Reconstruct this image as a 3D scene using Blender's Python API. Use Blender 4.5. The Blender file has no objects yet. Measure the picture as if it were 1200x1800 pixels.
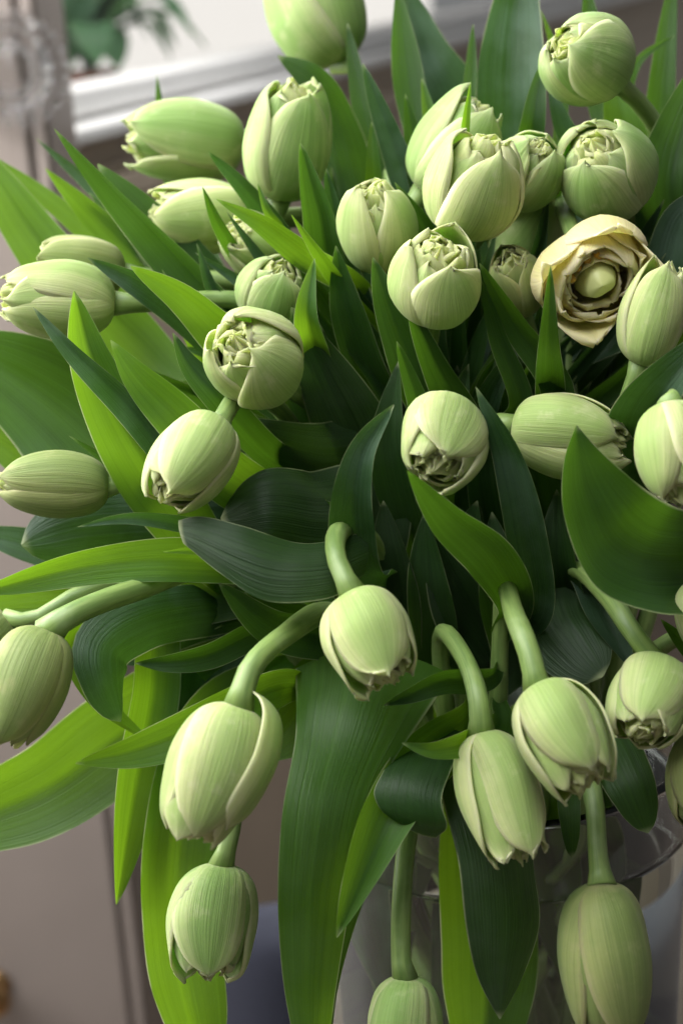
import bpy, math, random
import numpy as np
from mathutils import Vector, Matrix

scene = bpy.context.scene
col = scene.collection

# ------------------------------------------------------------------ camera
FPX = 2759.0            # focal length in photograph pixels (1200 x 1800)
DIST = 0.80             # camera to the plane of focus
PITCH = math.radians(20.0)
ROLL = math.radians(3.0)
TABLE_Z = 0.75
VASE_H = 0.33
MOUTH = np.array([0.0, 0.0, TABLE_Z + VASE_H])
FWD = np.array([0.0, math.cos(PITCH), -math.sin(PITCH)])
_r = np.array([1.0, 0.0, 0.0]); _u = np.cross(_r, FWD)
RIGHT = _r * math.cos(ROLL) + _u * math.sin(ROLL) * -1
UP = np.cross(RIGHT, FWD)
TOW = -FWD
# where the vase mouth lies relative to the focus point, along the camera axes
FOC = MOUTH - (0.091 * RIGHT - 0.122 * UP - 0.130 * TOW)
CAM = FOC - DIST * FWD

cam_d = bpy.data.cameras.new('camera')
cam = bpy.data.objects.new('camera', cam_d); col.objects.link(cam)
m = Matrix(((RIGHT[0], UP[0], TOW[0], CAM[0]), (RIGHT[1], UP[1], TOW[1], CAM[1]),
            (RIGHT[2], UP[2], TOW[2], CAM[2]), (0, 0, 0, 1)))
cam.matrix_world = m
cam_d.sensor_fit = 'VERTICAL'; cam_d.sensor_height = 36.0
cam_d.lens = FPX / 1800.0 * 36.0
cam_d.clip_start = 0.01; cam_d.clip_end = 100
cam_d.dof.use_dof = True
cam_d.dof.focus_distance = DIST - 0.02
cam_d.dof.aperture_fstop = 5.0
scene.camera = cam

# ------------------------------------------------------------------ world + light
world = bpy.data.worlds.new('World'); scene.world = world; world.use_nodes = True
bg = world.node_tree.nodes['Background']
bg.inputs[0].default_value = (0.93, 0.95, 0.95, 1); bg.inputs[1].default_value = 0.14

def c2w(v):
    return FOC + v[0] * RIGHT + v[1] * UP + v[2] * TOW

def area(name, pos_c, target_c, size, power, color):
    l = bpy.data.lights.new(name, 'AREA'); l.shape = 'RECTANGLE'
    l.size, l.size_y = size; l.energy = power; l.color = color
    o = bpy.data.objects.new(name, l); col.objects.link(o)
    p = c2w(pos_c); t = c2w(target_c)
    o.location = p
    o.rotation_euler = Vector(t - p).to_track_quat('-Z', 'Y').to_euler()
    return o
area('window_light_left', (-1.05, 0.55, -0.25), (0.0, -0.02, -0.05), (1.0, 1.3), 36, (1.0, 0.99, 0.97))
area('window_light_front', (-0.65, 1.20, 0.75), (0.05, 0.05, 0.0), (1.5, 1.3), 36, (0.95, 0.98, 1.0))
area('window_light_rear', (-0.10, 1.30, -0.85), (0.0, 0.0, -0.1), (0.8, 0.5), 12, (1.0, 1.0, 0.98))

scene.view_settings.view_transform = 'Standard'
scene.view_settings.look = 'None'
scene.view_settings.gamma = 1.0
scene.view_settings.exposure = 0.5
scene.render.engine = 'CYCLES'
cy = scene.cycles
cy.use_denoising = True
cy.max_bounces = 9; cy.transmission_bounces = 8; cy.diffuse_bounces = 4; cy.glossy_bounces = 3
cy.use_adaptive_sampling = True; cy.adaptive_threshold = 0.025
cy.transparent_max_bounces = 8
cy.caustics_reflective = False; cy.caustics_refractive = True
cy.sample_clamp_indirect = 4.0

# ------------------------------------------------------------------ helpers
def tag(o, label, cat, group=None, kind=None):
    if label: o['label'] = label
    if cat: o['category'] = cat
    if group: o['group'] = group
    if kind: o['kind'] = kind
    return o

def cpt(px, py, z):
    """photograph pixel + distance in front of the focus plane (m) -> camera-axes point"""
    d = DIST - z
    return np.array([(px - 600.0) * d / FPX, -(py - 900.0) * d / FPX, z])

def wpt(px, py, z):
    return c2w(cpt(px, py, z))

def ray(px, py):
    v = (px - 600.0) / FPX * RIGHT - (py - 900.0) / FPX * UP + FWD
    return v

def hit(px, py, p0, n):
    v = ray(px, py)
    t = np.dot(p0 - CAM, n) / np.dot(v, n)
    return CAM + t * v

def empty(name, loc):
    o = bpy.data.objects.new(name, None); col.objects.link(o)
    o.location = loc; o.empty_display_size = 0.02
    return o

def mesh_obj(name, verts, faces, mat, parent=None, uvs=None, smooth=True, origin=None, solid=0.0, subs=0):
    me = bpy.data.meshes.new(name)
    v = np.asarray(verts, dtype=float)
    if parent is not None:
        p = parent
        off = np.zeros(3)
        while p is not None:
            off += np.array(p.location); p = p.parent
        v = v - off
        loc = None
    elif origin is not None:
        v = v - np.asarray(origin)
    me.from_pydata([tuple(a) for a in v], [], faces)
    if uvs is not None:
        uvl = me.uv_layers.new(name='UVMap')
        li = np.zeros(len(me.loops), dtype=np.int32); me.loops.foreach_get('vertex_index', li)
        uvl.data.foreach_set('uv', np.asarray(uvs, dtype=np.float32)[li].ravel())
    if smooth:
        me.polygons.foreach_set('use_smooth', [True] * len(me.polygons))
    me.materials.append(mat); me.update()
    o = bpy.data.objects.new(name, me); col.objects.link(o)
    if parent is not None: o.parent = parent
    elif origin is not None: o.location = origin
    if subs:
        s = o.modifiers.new('sub', 'SUBSURF'); s.levels = subs; s.render_levels = subs
    if solid:
        s = o.modifiers.new('thick', 'SOLIDIFY'); s.thickness = solid; s.offset = -1.0
    return o

def grid_faces(nu, nv, wrap=False):
    f = []
    for j in range(nv - 1):
        for i in range(nu if wrap else nu - 1):
            i2 = (i + 1) % nu
            f.append((j * nu + i, j * nu + i2, (j + 1) * nu + i2, (j + 1) * nu + i))
    return f

def catmull(pts, n):
    """centripetal Catmull-Rom through pts, n samples"""
    P = np.asarray(pts, dtype=float)
    if len(P) == 2:
        t = np.linspace(0, 1, n)[:, None]; return P[0] * (1 - t) + P[1] * t
    P = np.vstack([2 * P[0] - P[1], P, 2 * P[-1] - P[-2]])
    seg = len(P) - 3
    out = []
    per = 24
    for k in range(seg):
        p0, p1, p2, p3 = P[k:k + 4]
        t0 = 0.0
        t1 = t0 + max(np.linalg.norm(p1 - p0), 1e-6) ** 0.5
        t2 = t1 + max(np.linalg.norm(p2 - p1), 1e-6) ** 0.5
        t3 = t2 + max(np.linalg.norm(p3 - p2), 1e-6) ** 0.5
        for t in np.linspace(t1, t2, per, endpoint=False):
            a1 = (t1 - t) / (t1 - t0) * p0 + (t - t0) / (t1 - t0) * p1
            a2 = (t2 - t) / (t2 - t1) * p1 + (t - t1) / (t2 - t1) * p2
            a3 = (t3 - t) / (t3 - t2) * p2 + (t - t2) / (t3 - t2) * p3
            b1 = (t2 - t) / (t2 - t0) * a1 + (t - t0) / (t2 - t0) * a2
            b2 = (t3 - t) / (t3 - t1) * a2 + (t - t1) / (t3 - t1) * a3
            out.append((t2 - t) / (t2 - t1) * b1 + (t - t1) / (t2 - t1) * b2)
    out.append(P[-2])
    out = np.array(out)
    s = np.concatenate([[0], np.cumsum(np.linalg.norm(np.diff(out, axis=0), axis=1))])
    q = np.linspace(0, s[-1], n)
    return np.stack([np.interp(q, s, out[:, k]) for k in range(3)], axis=1)

def norm(a):
    return a / (np.linalg.norm(a, axis=-1, keepdims=True) + 1e-12)

def smooth_interp(x, xs, ys):
    """monotone-ish cubic through knots"""
    xs = np.asarray(xs, float); ys = np.asarray(ys, float)
    x = np.clip(x, xs[0], xs[-1])
    m = np.gradient(ys, xs)
    i = np.clip(np.searchsorted(xs, x, side='right') - 1, 0, len(xs) - 2)
    h = xs[i + 1] - xs[i]; t = (x - xs[i]) / h
    h00 = 2 * t**3 - 3 * t**2 + 1; h10 = t**3 - 2 * t**2 + t
    h01 = -2 * t**3 + 3 * t**2; h11 = t**3 - t**2
    return h00 * ys[i] + h10 * h * m[i] + h01 * ys[i + 1] + h11 * h * m[i + 1]

def tube(path, radii, sides=12):
    P = np.asarray(path); n = len(P)
    T = norm(np.gradient(P, axis=0))
    ref = np.array([0.3, 0.2, 1.0]); a = norm(np.cross(T[0], ref))
    V = []; UV = []
    for k in range(n):
        a = norm(a - np.dot(a, T[k]) * T[k]); b = np.cross(T[k], a)
        for i in range(sides):
            th = 2 * math.pi * i / sides
            V.append(P[k] + radii[k] * (math.cos(th) * a + math.sin(th) * b)); UV.append((i / sides, k / (n - 1)))
    F = grid_faces(sides, n, wrap=True)
    F.append(tuple(range(sides))[::-1]); F.append(tuple((n - 1) * sides + i for i in range(sides)))
    return V, F, UV

def box(x0, x1, y0, y1, z0, z1):
    v = [(x, y, z) for z in (z0, z1) for y in (y0, y1) for x in (x0, x1)]
    f = [(0, 2, 3, 1), (4, 5, 7, 6), (0, 1, 5, 4), (2, 6, 7, 3), (0, 4, 6, 2), (1, 3, 7, 5)]
    return v, f

def bevel(o, w=0.003, seg=2):
    b = o.modifiers.new('bevel', 'BEVEL'); b.width = w; b.segments = seg; b.limit_method = 'ANGLE'
    return o

# ------------------------------------------------------------------ materials
class NT:
    def __init__(s, name):
        s.mat = bpy.data.materials.new(name); s.mat.use_nodes = True
        s.t = s.mat.node_tree; s.t.nodes.clear()
        s.out = s.t.nodes.new('ShaderNodeOutputMaterial')
    def n(s, typ, **kw):
        nd = s.t.nodes.new(typ)
        for k, v in kw.items():
            if k.startswith('i_'):
                key = k[2:]
                key = int(key) if key.isdigit() else key.replace('_', ' ')
                nd.inputs[key].default_value = v
            else: setattr(nd, k, v)
        return nd
    def l(s, a, b): s.t.links.new(a, b)
    def mix(s, fac, a, b):
        nd = s.t.nodes.new('ShaderNodeMix'); nd.data_type = 'RGBA'
        for val, k in ((fac, 0), (a, 6), (b, 7)):
            if hasattr(val, 'links'): s.l(val, nd.inputs[k])
            else: nd.inputs[k].default_value = val if k == 0 else (*val, 1)
        return nd.outputs[2]
    def ramp(s, fac, p0, p1, smooth=True):
        nd = s.t.nodes.new('ShaderNodeMapRange'); nd.interpolation_type = 'SMOOTHSTEP' if smooth else 'LINEAR'
        s.l(fac, nd.inputs[0]); nd.inputs[1].default_value = p0; nd.inputs[2].default_value = p1
        return nd.outputs[0]
    def math(s, op, a, b=None):
        nd = s.t.nodes.new('ShaderNodeMath'); nd.operation = op
        for k, val in ((0, a), (1, b)):
            if val is None: continue
            if hasattr(val, 'links'): s.l(val, nd.inputs[k])
            else: nd.inputs[k].default_value = val
        return nd.outputs[0]

def uv_nodes(t):
    tc = t.n('ShaderNodeTexCoord'); sep = t.n('ShaderNodeSeparateXYZ'); t.l(tc.outputs['UV'], sep.inputs[0])
    u, v = sep.outputs[0], sep.outputs[1]
    edge = t.math('MULTIPLY', t.math('ABSOLUTE', t.math('SUBTRACT', u, 0.5)), 2.0)   # 0 mid .. 1 rim
    info = t.n('ShaderNodeObjectInfo')
    return tc, u, v, edge, info

def streaks(t, tc, info, su, sv, scale=1.0, detail=3.0):
    mp = t.n('ShaderNodeMapping'); t.l(tc.outputs['UV'], mp.inputs[0]); mp.inputs[3].default_value = (su, sv, 1)
    add = t.n('ShaderNodeVectorMath', operation='ADD'); t.l(mp.outputs[0], add.inputs[0])
    sc_ = t.n('ShaderNodeVectorMath', operation='SCALE'); sc_.inputs[0].default_value = (7.3, 3.1, 11.7)
    t.l(t.math('MULTIPLY', info.outputs['Random'], 10.0), sc_.inputs[3]); t.l(sc_.outputs[0], add.inputs[1])
    nz = t.n('ShaderNodeTexNoise', i_Scale=scale, i_Detail=detail, i_Roughness=0.55); t.l(add.outputs[0], nz.inputs['Vector'])
    return nz.outputs['Fac']

def leaf_mat(name, deep, mid, trans, bloom, bloom_amt, tfac=0.4):
    t = NT(name); tc, u, v, edge, info = uv_nodes(t)
    s1 = streaks(t, tc, info, 16, 0.7); s2 = streaks(t, tc, info, 60, 1.2, detail=2)
    big = t.n('ShaderNodeTexNoise', i_Scale=38.0, i_Detail=4.0); t.l(tc.outputs['Object'], big.inputs['Vector'])
    c = t.mix(t.ramp(s1, 0.15, 0.85), deep, mid)
    c = t.mix(t.math('MULTIPLY', t.ramp(s2, 0.40, 0.75), 0.32), c, [min(1, x * 1.6) for x in mid])
    bl = t.math('MULTIPLY', t.ramp(big.outputs['Fac'], 0.38, 0.68), bloom_amt)
    c = t.mix(bl, c, bloom)
    fine = t.n('ShaderNodeTexNoise', i_Scale=900.0, i_Detail=2.0); t.l(tc.outputs['Object'], fine.inputs['Vector'])
    c = t.mix(t.math('MULTIPLY', t.ramp(fine.outputs['Fac'], 0.5, 0.75), 0.10), c, bloom)
    rim = t.math('MULTIPLY', t.ramp(edge, 0.955, 0.995), t.ramp(big.outputs['Fac'], 0.30, 0.62))
    tipf = t.math('MULTIPLY', t.ramp(v, 0.965, 1.0), 0.7)
    c = t.mix(t.math('MAXIMUM', t.math('MULTIPLY', rim, 0.55), tipf), c, (0.42, 0.47, 0.24))
    p = t.n('ShaderNodeBsdfPrincipled', i_Roughness=0.42)
    p.inputs['Specular IOR Level'].default_value = 0.32
    t.l(c, p.inputs['Base Color'])
    t.l(t.math('ADD', t.math('MULTIPLY', big.outputs['Fac'], 0.25), 0.36), p.inputs['Roughness'])
    bmp = t.n('ShaderNodeBump', i_Strength=0.6, i_Distance=0.0007)
    t.l(t.math('ADD', s2, t.math('MULTIPLY', s1, 1.5)), bmp.inputs['Height']); t.l(bmp.outputs[0], p.inputs['Normal'])
    tr = t.n('ShaderNodeBsdfTranslucent')
    tcv = t.mix(t.ramp(s1, 0.2, 0.8), [x * 0.82 for x in trans], trans)
    t.l(t.mix(rim, tcv, (0.6, 0.65, 0.35)), tr.inputs[0])
    mx = t.n('ShaderNodeMixShader'); mx.inputs[0].default_value = tfac
    t.l(p.outputs[0], mx.inputs[1]); t.l(tr.outputs[0], mx.inputs[2]); t.l(mx.outputs[0], t.out.inputs[0])
    return t.mat

LEAF = {
    'g': leaf_mat('leaf_green', (0.010, 0.033, 0.0055), (0.022, 0.064, 0.0095), (0.13, 0.31, 0.012), (0.060, 0.105, 0.055), 0.18, 0.38),
    'b': leaf_mat('leaf_waxy_blue', (0.010, 0.031, 0.010), (0.023, 0.060, 0.020), (0.085, 0.22, 0.018), (0.12, 0.185, 0.14), 0.34, 0.30),
    'y': leaf_mat('leaf_young_backlit', (0.022, 0.074, 0.009), (0.044, 0.118, 0.014), (0.26, 0.50, 0.014), (0.12, 0.20, 0.10), 0.16, 0.46),  # young yellow-green, with the brightness of backlight put into the colour
    'o': leaf_mat('leaf_olive', (0.011, 0.029, 0.0075), (0.021, 0.051, 0.0125), (0.08, 0.19, 0.012), (0.070, 0.095, 0.062), 0.28, 0.26),
}

def petal_mat(name, green, body, rimc, tip, gfac=0.30):
    t = NT(name); tc, u, v, edge, info = uv_nodes(t)
    s1 = streaks(t, tc, info, 9, 0.8); s2 = streaks(t, tc, info, 70, 1.3, detail=4)
    # green flame up the middle of the petal, cream margins
    f = t.math('SUBTRACT', t.math('ADD', t.math('MULTIPLY', edge, 0.75), t.math('MULTIPLY', s1, 0.7)), 0.35)
    f = t.ramp(f, 0.10, 0.62)
    c = t.mix(f, green, body)
    bz = t.n('ShaderNodeTexNoise', i_Scale=75.0, i_Detail=5.0, i_Roughness=0.6); t.l(tc.outputs['Object'], bz.inputs['Vector'])
    c = t.mix(t.math('MULTIPLY', t.ramp(bz.outputs['Fac'], 0.48, 0.72), 0.40), c, green)
    c = t.mix(t.math('MULTIPLY', t.ramp(bz.outputs['Fac'], 0.46, 0.28), 0.35), c, rimc)
    sp = t.n('ShaderNodeTexNoise', i_Scale=520.0, i_Detail=2.0); t.l(tc.outputs['Object'], sp.inputs['Vector'])
    c = t.mix(t.math('MULTIPLY', t.ramp(sp.outputs['Fac'], 0.66, 0.78), 0.22), c, [green[0] * .75, green[1] * .62, green[2] * .7])
    c = t.mix(t.math('MULTIPLY', t.ramp(edge, 0.78, 1.0), 0.7), c, rimc)
    c = t.mix(t.math('MULTIPLY', t.ramp(v, 0.80, 1.0), 0.55), c, tip)
    c = t.mix(t.math('MULTIPLY', t.ramp(v, 0.14, 0.0), 0.5), c, rimc)
    c = t.mix(t.math('MULTIPLY', t.ramp(s2, 0.42, 0.72), 0.14), c, [min(1, x * 1.22 + 0.02) for x in body])
    vein = t.math('MULTIPLY', t.ramp(s2, 0.52, 0.30), 0.34)
    c = t.mix(vein, c, [x * 0.72 for x in green])
    p = t.n('ShaderNodeBsdfPrincipled', i_Roughness=0.60)
    p.inputs['Specular IOR Level'].default_value = 0.35
    p.inputs['Subsurface Weight'].default_value = 0.35
    p.inputs['Subsurface Radius'].default_value = (0.7, 1.0, 0.35); p.inputs['Subsurface Scale'].default_value = 0.0035
    p.inputs['Sheen Weight'].default_value = 0.08
    t.l(c, p.inputs['Base Color'])
    bmp = t.n('ShaderNodeBump', i_Strength=0.5, i_Distance=0.0008)
    t.l(t.math('ADD', s2, t.math('MULTIPLY', s1, 2.3)), bmp.inputs['Height']); t.l(bmp.outputs[0], p.inputs['Normal'])
    tr = t.n('ShaderNodeBsdfTranslucent'); t.l(c, tr.inputs[0]); mx = t.n('ShaderNodeMixShader'); mx.inputs[0].default_value = gfac
    t.l(p.outputs[0], mx.inputs[1]); t.l(tr.outputs[0], mx.inputs[2]); t.l(mx.outputs[0], t.out.inputs[0])
    return t.mat

PETAL = {
    'pale': petal_mat('petal_pale_green', (0.40, 0.54, 0.165), (0.61, 0.67, 0.295), (0.80, 0.79, 0.48), (0.75, 0.73, 0.42)),
    'green': petal_mat('petal_fresh_green', (0.30, 0.47, 0.125), (0.51, 0.61, 0.25), (0.74, 0.75, 0.43), (0.64, 0.67, 0.38)),
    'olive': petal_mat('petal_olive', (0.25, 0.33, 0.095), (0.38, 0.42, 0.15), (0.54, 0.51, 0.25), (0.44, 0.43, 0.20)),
    'yellow': petal_mat('petal_yellow', (0.88, 0.82, 0.40), (0.95, 0.87, 0.50), (0.97, 0.89, 0.63), (0.97, 0.88, 0.63), 0.42),
    'inner': petal_mat('petal_inner', (0.52, 0.64, 0.20), (0.70, 0.76, 0.33), (0.88, 0.89, 0.52), (0.89, 0.88, 0.52), 0.5),
}

def stem_mat():
    t = NT('stem_green'); tc, u, v, edge, info = uv_nodes(t)
    s = streaks(t, tc, info, 10, 14, detail=4); big = t.n('ShaderNodeTexNoise', i_Scale=60.0, i_Detail=3.0)
    t.l(tc.outputs['Object'], big.inputs['Vector'])
    c = t.mix(t.ramp(s, 0.35, 0.65), (0.13, 0.21, 0.05), (0.22, 0.31, 0.085))
    c = t.mix(t.math('MULTIPLY', t.ramp(big.outputs['Fac'], 0.5, 0.75), 0.4), c, (0.30, 0.38, 0.18))
    p = t.n('ShaderNodeBsdfPrincipled', i_Roughness=0.5); t.l(c, p.inputs['Base Color'])
    p.inputs['Subsurface Weight'].default_value = 0.15; p.inputs['Subsurface Radius'].default_value = (0.5, 1, 0.3)
    p.inputs['Subsurface Scale'].default_value = 0.003
    bmp = t.n('ShaderNodeBump', i_Strength=0.2, i_Distance=0.0005); t.l(s, bmp.inputs['Height']); t.l(bmp.outputs[0], p.inputs['Normal'])
    t.l(p.outputs[0], t.out.inputs[0]); return t.mat
STEM = stem_mat()

def plain(name, colr, rough=0.5, metal=0.0, noise=0.12, nscale=30.0, spec=0.5):
    t = NT(name); tc = t.n('ShaderNodeTexCoord')
    nz = t.n('ShaderNodeTexNoise', i_Scale=nscale, i_Detail=5.0); t.l(tc.outputs['Object'], nz.inputs['Vector'])
    c = t.mix(nz.outputs['Fac'], [x * (1 - noise) for x in colr], [min(1, x * (1 + noise)) for x in colr])
    p = t.n('ShaderNodeBsdfPrincipled', i_Roughness=rough, i_Metallic=metal); t.l(c, p.inputs['Base Color'])
    p.inputs['Specular IOR Level'].default_value = spec
    bmp = t.n('ShaderNodeBump', i_Strength=0.08, i_Distance=0.001); t.l(nz.outputs['Fac'], bmp.inputs['Height']); t.l(bmp.outputs[0], p.inputs['Normal'])
    t.l(p.outputs[0], t.out.inputs[0]); return t.mat

def glass(name, colr=(1, 1, 1), ior=1.5, rough=0.0):
    t = NT(name); g = t.n('ShaderNodeBsdfGlass', i_IOR=ior, i_Roughness=rough); g.inputs[0].default_value = (*colr, 1)
    t.l(g.outputs[0], t.out.inputs[0]); return t.mat

def emit(name, colr, s):
    t = NT(name); tc = t.n('ShaderNodeTexCoord'); e = t.n('ShaderNodeEmission', i_Strength=s)
    e.inputs[0].default_value = (*colr, 1); t.l(e.outputs[0], t.out.inputs[0]); return t.mat

# ================================================================== the setting
M_taupe = plain('taupe_paint', (0.27, 0.225, 0.20), 0.45, nscale=8)
M_wall = plain('beige_wall_paint', (0.50, 0.41, 0.32), 0.6, nscale=6)
M_white = plain('white_gloss_paint', (0.80, 0.79, 0.78), 0.65, noise=0.04)
M_wood = plain('walnut_table', (0.13, 0.10, 0.085), 0.4, noise=0.25, nscale=14)
M_floor = plain('floor_boards', (0.16, 0.12, 0.09), 0.5, noise=0.3, nscale=9)
M_navy = plain('navy_fabric', (0.022, 0.024, 0.040), 0.8, noise=0.3, nscale=200)
M_brass = plain('aged_brass', (0.42, 0.25, 0.11), 0.3, metal=0.9)
M_terra = plain('terracotta', (0.36, 0.17, 0.13), 0.8)
M_dark = plain('dark_wood', (0.05, 0.035, 0.025), 0.4)
M_glass = glass('clear_glass', (0.985, 0.995, 0.99), 1.42)
M_water = glass('vase_water', (0.93, 0.97, 0.93), 1.33)
def thin_glass(name, gl=0.06, rough=0.02, kind='ShaderNodeBsdfGlossy'):
    t = NT(name); a = t.n('ShaderNodeBsdfTransparent'); g = t.n(kind, i_Roughness=0.02)
    mx = t.n('ShaderNodeMixShader'); mx.inputs[0].default_value = gl
    g.inputs['Roughness'].default_value = rough
    t.l(a.outputs[0], mx.inputs[1]); t.l(g.outputs[0], mx.inputs[2]); t.l(mx.outputs[0], t.out.inputs[0]); return t.mat
M_pane = thin_glass('window_glass')
M_crystal = thin_glass('cut_crystal', 0.55, 0.05, 'ShaderNodeBsdfGlass')

def structure(name, v, f, mat, smooth=False, **kw):
    o = mesh_obj(name, v, f, mat, smooth=smooth, **kw); o['kind'] = 'structure'; return o

v, f = box(-4, 4, -3, 4, -0.05, 0.0); structure('floor', v, f, M_floor)

# window wall: the sill runs along a horizontal line that recedes to the right
S1 = wpt(125, 205, DIST - 1.75)
v2 = ray(720, 68); S2 = CAM + v2 * ((S1[2] - CAM[2]) / v2[2])
DW = S2 - S1; LW = np.linalg.norm(DW); DW = DW / LW
NW = np.array([DW[1], -DW[0], 0.0])                # towards the room
if np.dot(NW, CAM - S1) < 0: NW = -NW
Z3 = np.array([0, 0, 1.0])

def wbox(a0, a1, n0, n1, z0, z1):
    """box in window-wall axes: along, out of the wall (room side +), height from the sill line"""
    v = []
    for z in (z0, z1):
        for n_ in (n0, n1):
            for a in (a0, a1):
                p = S1 + DW * a + NW * n_; v.append((p[0], p[1], S1[2] + z))
    f = [(0, 2, 3, 1), (4, 5, 7, 6), (0, 1, 5, 4), (2, 6, 7, 3), (0, 4, 6, 2), (1, 3, 7, 5)]
    return v, f
WL = 5.0
v, f = wbox(-0.06, WL, -0.14, 0.0, -S1[2], -0.028)
wall = structure('wall', v, f, M_wall)
for k, (z0, z1, n1) in enumerate(((-0.105, -0.075, 0.014), (-0.072, -0.060, 0.008), (-0.62, -0.585, 0.012))):
    v, f = wbox(-0.06, WL, 0.0005, n1, z0, z1)
    bevel(mesh_obj('moulding', v, f, M_wall, parent=wall, smooth=False), 0.004)
win = empty('window', S1 - NW * 0.05)
v, f = wbox(-0.06, WL, -0.10, 0.030, -0.0275, -0.010); bevel(mesh_obj('window_sill', v, f, M_white, parent=win, smooth=False), 0.004)
v, f = wbox(-0.06, WL, -0.070, -0.004, -0.004, 0.026); bevel(mesh_obj('bottom_rail', v, f, M_white, parent=win, smooth=False), 0.004)
v, f = wbox(-0.06, WL, -0.039, -0.034, 0.0265, 1.1); mesh_obj('pane', v, f, M_pane, parent=win, smooth=False)
v, f = wbox(-0.06, WL, -0.070, -0.004, 1.1005, 1.14); bevel(mesh_obj('top_rail', v, f, M_white, parent=win, smooth=False), 0.004)
tag(win, 'white framed window with a double sill rail behind the bouquet', 'window')
v, f = wbox(-0.06, WL, -0.34, -0.1405, -0.06, -0.03)
ledge = structure('outer_ledge', v, f, M_white)
v, f = wbox(-3.0, 9.0, -2.52, -2.5, -2.0, 4.0)
structure('sky', v, f, emit('bright_daylight', (1.0, 0.96, 0.90), 0.70))

# potted plant outside on the ledge
pp = hit(160, 142, S1 - NW * 0.24, NW); pp[2] = S1[2] - 0.029
pot = empty('potted_plant', pp)
prof = [(0.0, 0.0), (0.030, 0.0), (0.032, 0.003), (0.038, 0.032), (0.042, 0.032), (0.043, 0.042), (0.037, 0.042), (0.035, 0.036), (0.0, 0.034)]
n = 28
V = []; UVp = []
for r_, z_ in prof:
    for i in range(n):
        a = 2 * math.pi * i / n; V.append(pp + np.array([r_ * math.cos(a), r_ * math.sin(a), z_]))
mesh_obj('pot', V, grid_faces(n, len(prof), True), M_terra, parent=pot)
rng = random.Random(5)
M_plant = leaf_mat('houseplant_leaf', (0.05, 0.14, 0.07), (0.08, 0.22, 0.10), (0.18, 0.40, 0.12), (0.25, 0.38, 0.28), 0.3, 0.4)
for k in range(22):
    a = rng.uniform(0, 2 * math.pi); h = rng.uniform(0.04, 0.12); r_ = rng.uniform(0.03, 0.13)
    b = pp + np.array([0, 0, 0.034]); d = np.array([math.cos(a), math.sin(a), 0])
    c = catmull([b, b + d * r_ * 0.4 + Z3 * h * 0.8, b + d * r_ + Z3 * h, b + d * r_ * 1.35 + Z3 * (h - 0.05)], 14)
    T = norm(np.gradient(c, axis=0)); Wd = norm(np.cross(T, d + Z3 * 0.01)); 
    wv = 0.030 * np.sin(np.pi * np.linspace(0.02, 0.99, 14) ** 1.6) ** 0.8
    V = []; UVp = []
    for j in range(14):
        for i in range(5):
            u = i / 2 - 1; V.append(c[j] + Wd[j] * u * wv[j] + Z3 * 0.006 * abs(u)); UVp.append((i / 4, j / 13))
    mesh_obj('leaf', V, grid_faces(5, 14), M_plant, parent=pot, uvs=UVp)
tag(pot, 'leafy green plant in a terracotta pot outside the window', 'plant')

# cabinet at the left with a bead and knobs
yc = wpt(120, 100, DIST - 1.45)[1]
PC = np.array([0, yc, 0]); NC = np.array([0, -1.0, 0])
xr = hit(121, 100, PC + np.array([0, 0.16, 0]), NC)[0]
cab = empty('cabinet', (xr - 0.4, yc + 0.1, 0))
v, f = box(xr - 0.9, xr, yc, yc + 0.16, 0.0, 2.3)
o = mesh_obj('carcass', v, f, M_taupe, parent=cab, smooth=False); bevel(o, 0.004)
xb = hit(75, 250, PC, NC)[0]
v, f = box(xb - 0.005, xb + 0.006, yc - 0.006, yc - 0.0004, 0.05, 2.25)
bevel(mesh_obj('bead', v, f, M_taupe, parent=cab, smooth=False), 0.004, 3)
v, f = box(xb - 0.56, xb - 0.012, yc - 0.008, yc - 0.0004, 0.10, 2.2)
bevel(mesh_obj('door', v, f, M_taupe, parent=cab, smooth=False), 0.004, 3)
kb = hit(-8, 1720, PC, NC)
prof = [(0.0, 0.0), (0.016, 0.0), (0.016, 0.004), (0.007, 0.007), (0.007, 0.018), (0.018, 0.024), (0.021, 0.033), (0.017, 0.041), (0.0, 0.044)]
V = []
for r_, h in prof:
    for i in range(24):
        a = 2 * math.pi * i / 24; V.append(np.array([kb[0] + r_ * math.cos(a) * 1.2, yc - 0.0085 - h, kb[2] + r_ * math.sin(a) * 1.2]))
mesh_obj('brass_knob', V, grid_faces(24, len(prof), True), M_brass, parent=cab)
tag(cab, 'tall taupe painted cabinet with a vertical bead and a brass knob', 'cabinet')

# round cut-glass ornament fixed to the cabinet
oc = hit(28, 118, PC, NC); oc[1] = yc - 0.009
orn = empty('cut_glass_ornament', oc)
R0 = 0.045
nf = 18
V = []; F = []
rings = [(1.0, 0.0), (1.05, 0.010), (0.86, 0.024), (0.62, 0.016), (0.30, 0.022), (0.0001, 0.026)]
for k, (rr, h) in enumerate(rings):
    for i in range(nf):
        a = 2 * math.pi * (i + 0.5 * (k % 2)) / nf
        V.append(oc + np.array([R0 * rr * math.cos(a), -h, R0 * rr * math.sin(a)]))
for k in range(len(rings) - 1):
    for i in range(nf):
        i2 = (i + 1) % nf; A = k * nf; B = (k + 1) * nf
        if k % 2 == 0: F += [(A + i, A + i2, B + i), (A + i2, B + i2, B + i)]
        else: F += [(A + i, B + i2, B + i), (A + i, A + i2, B + i2)]
F.append(tuple(range(nf))[::-1])
mesh_obj('faceted_disc', V, F, M_crystal, parent=orn, smooth=False)
V = []; F = []
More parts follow.
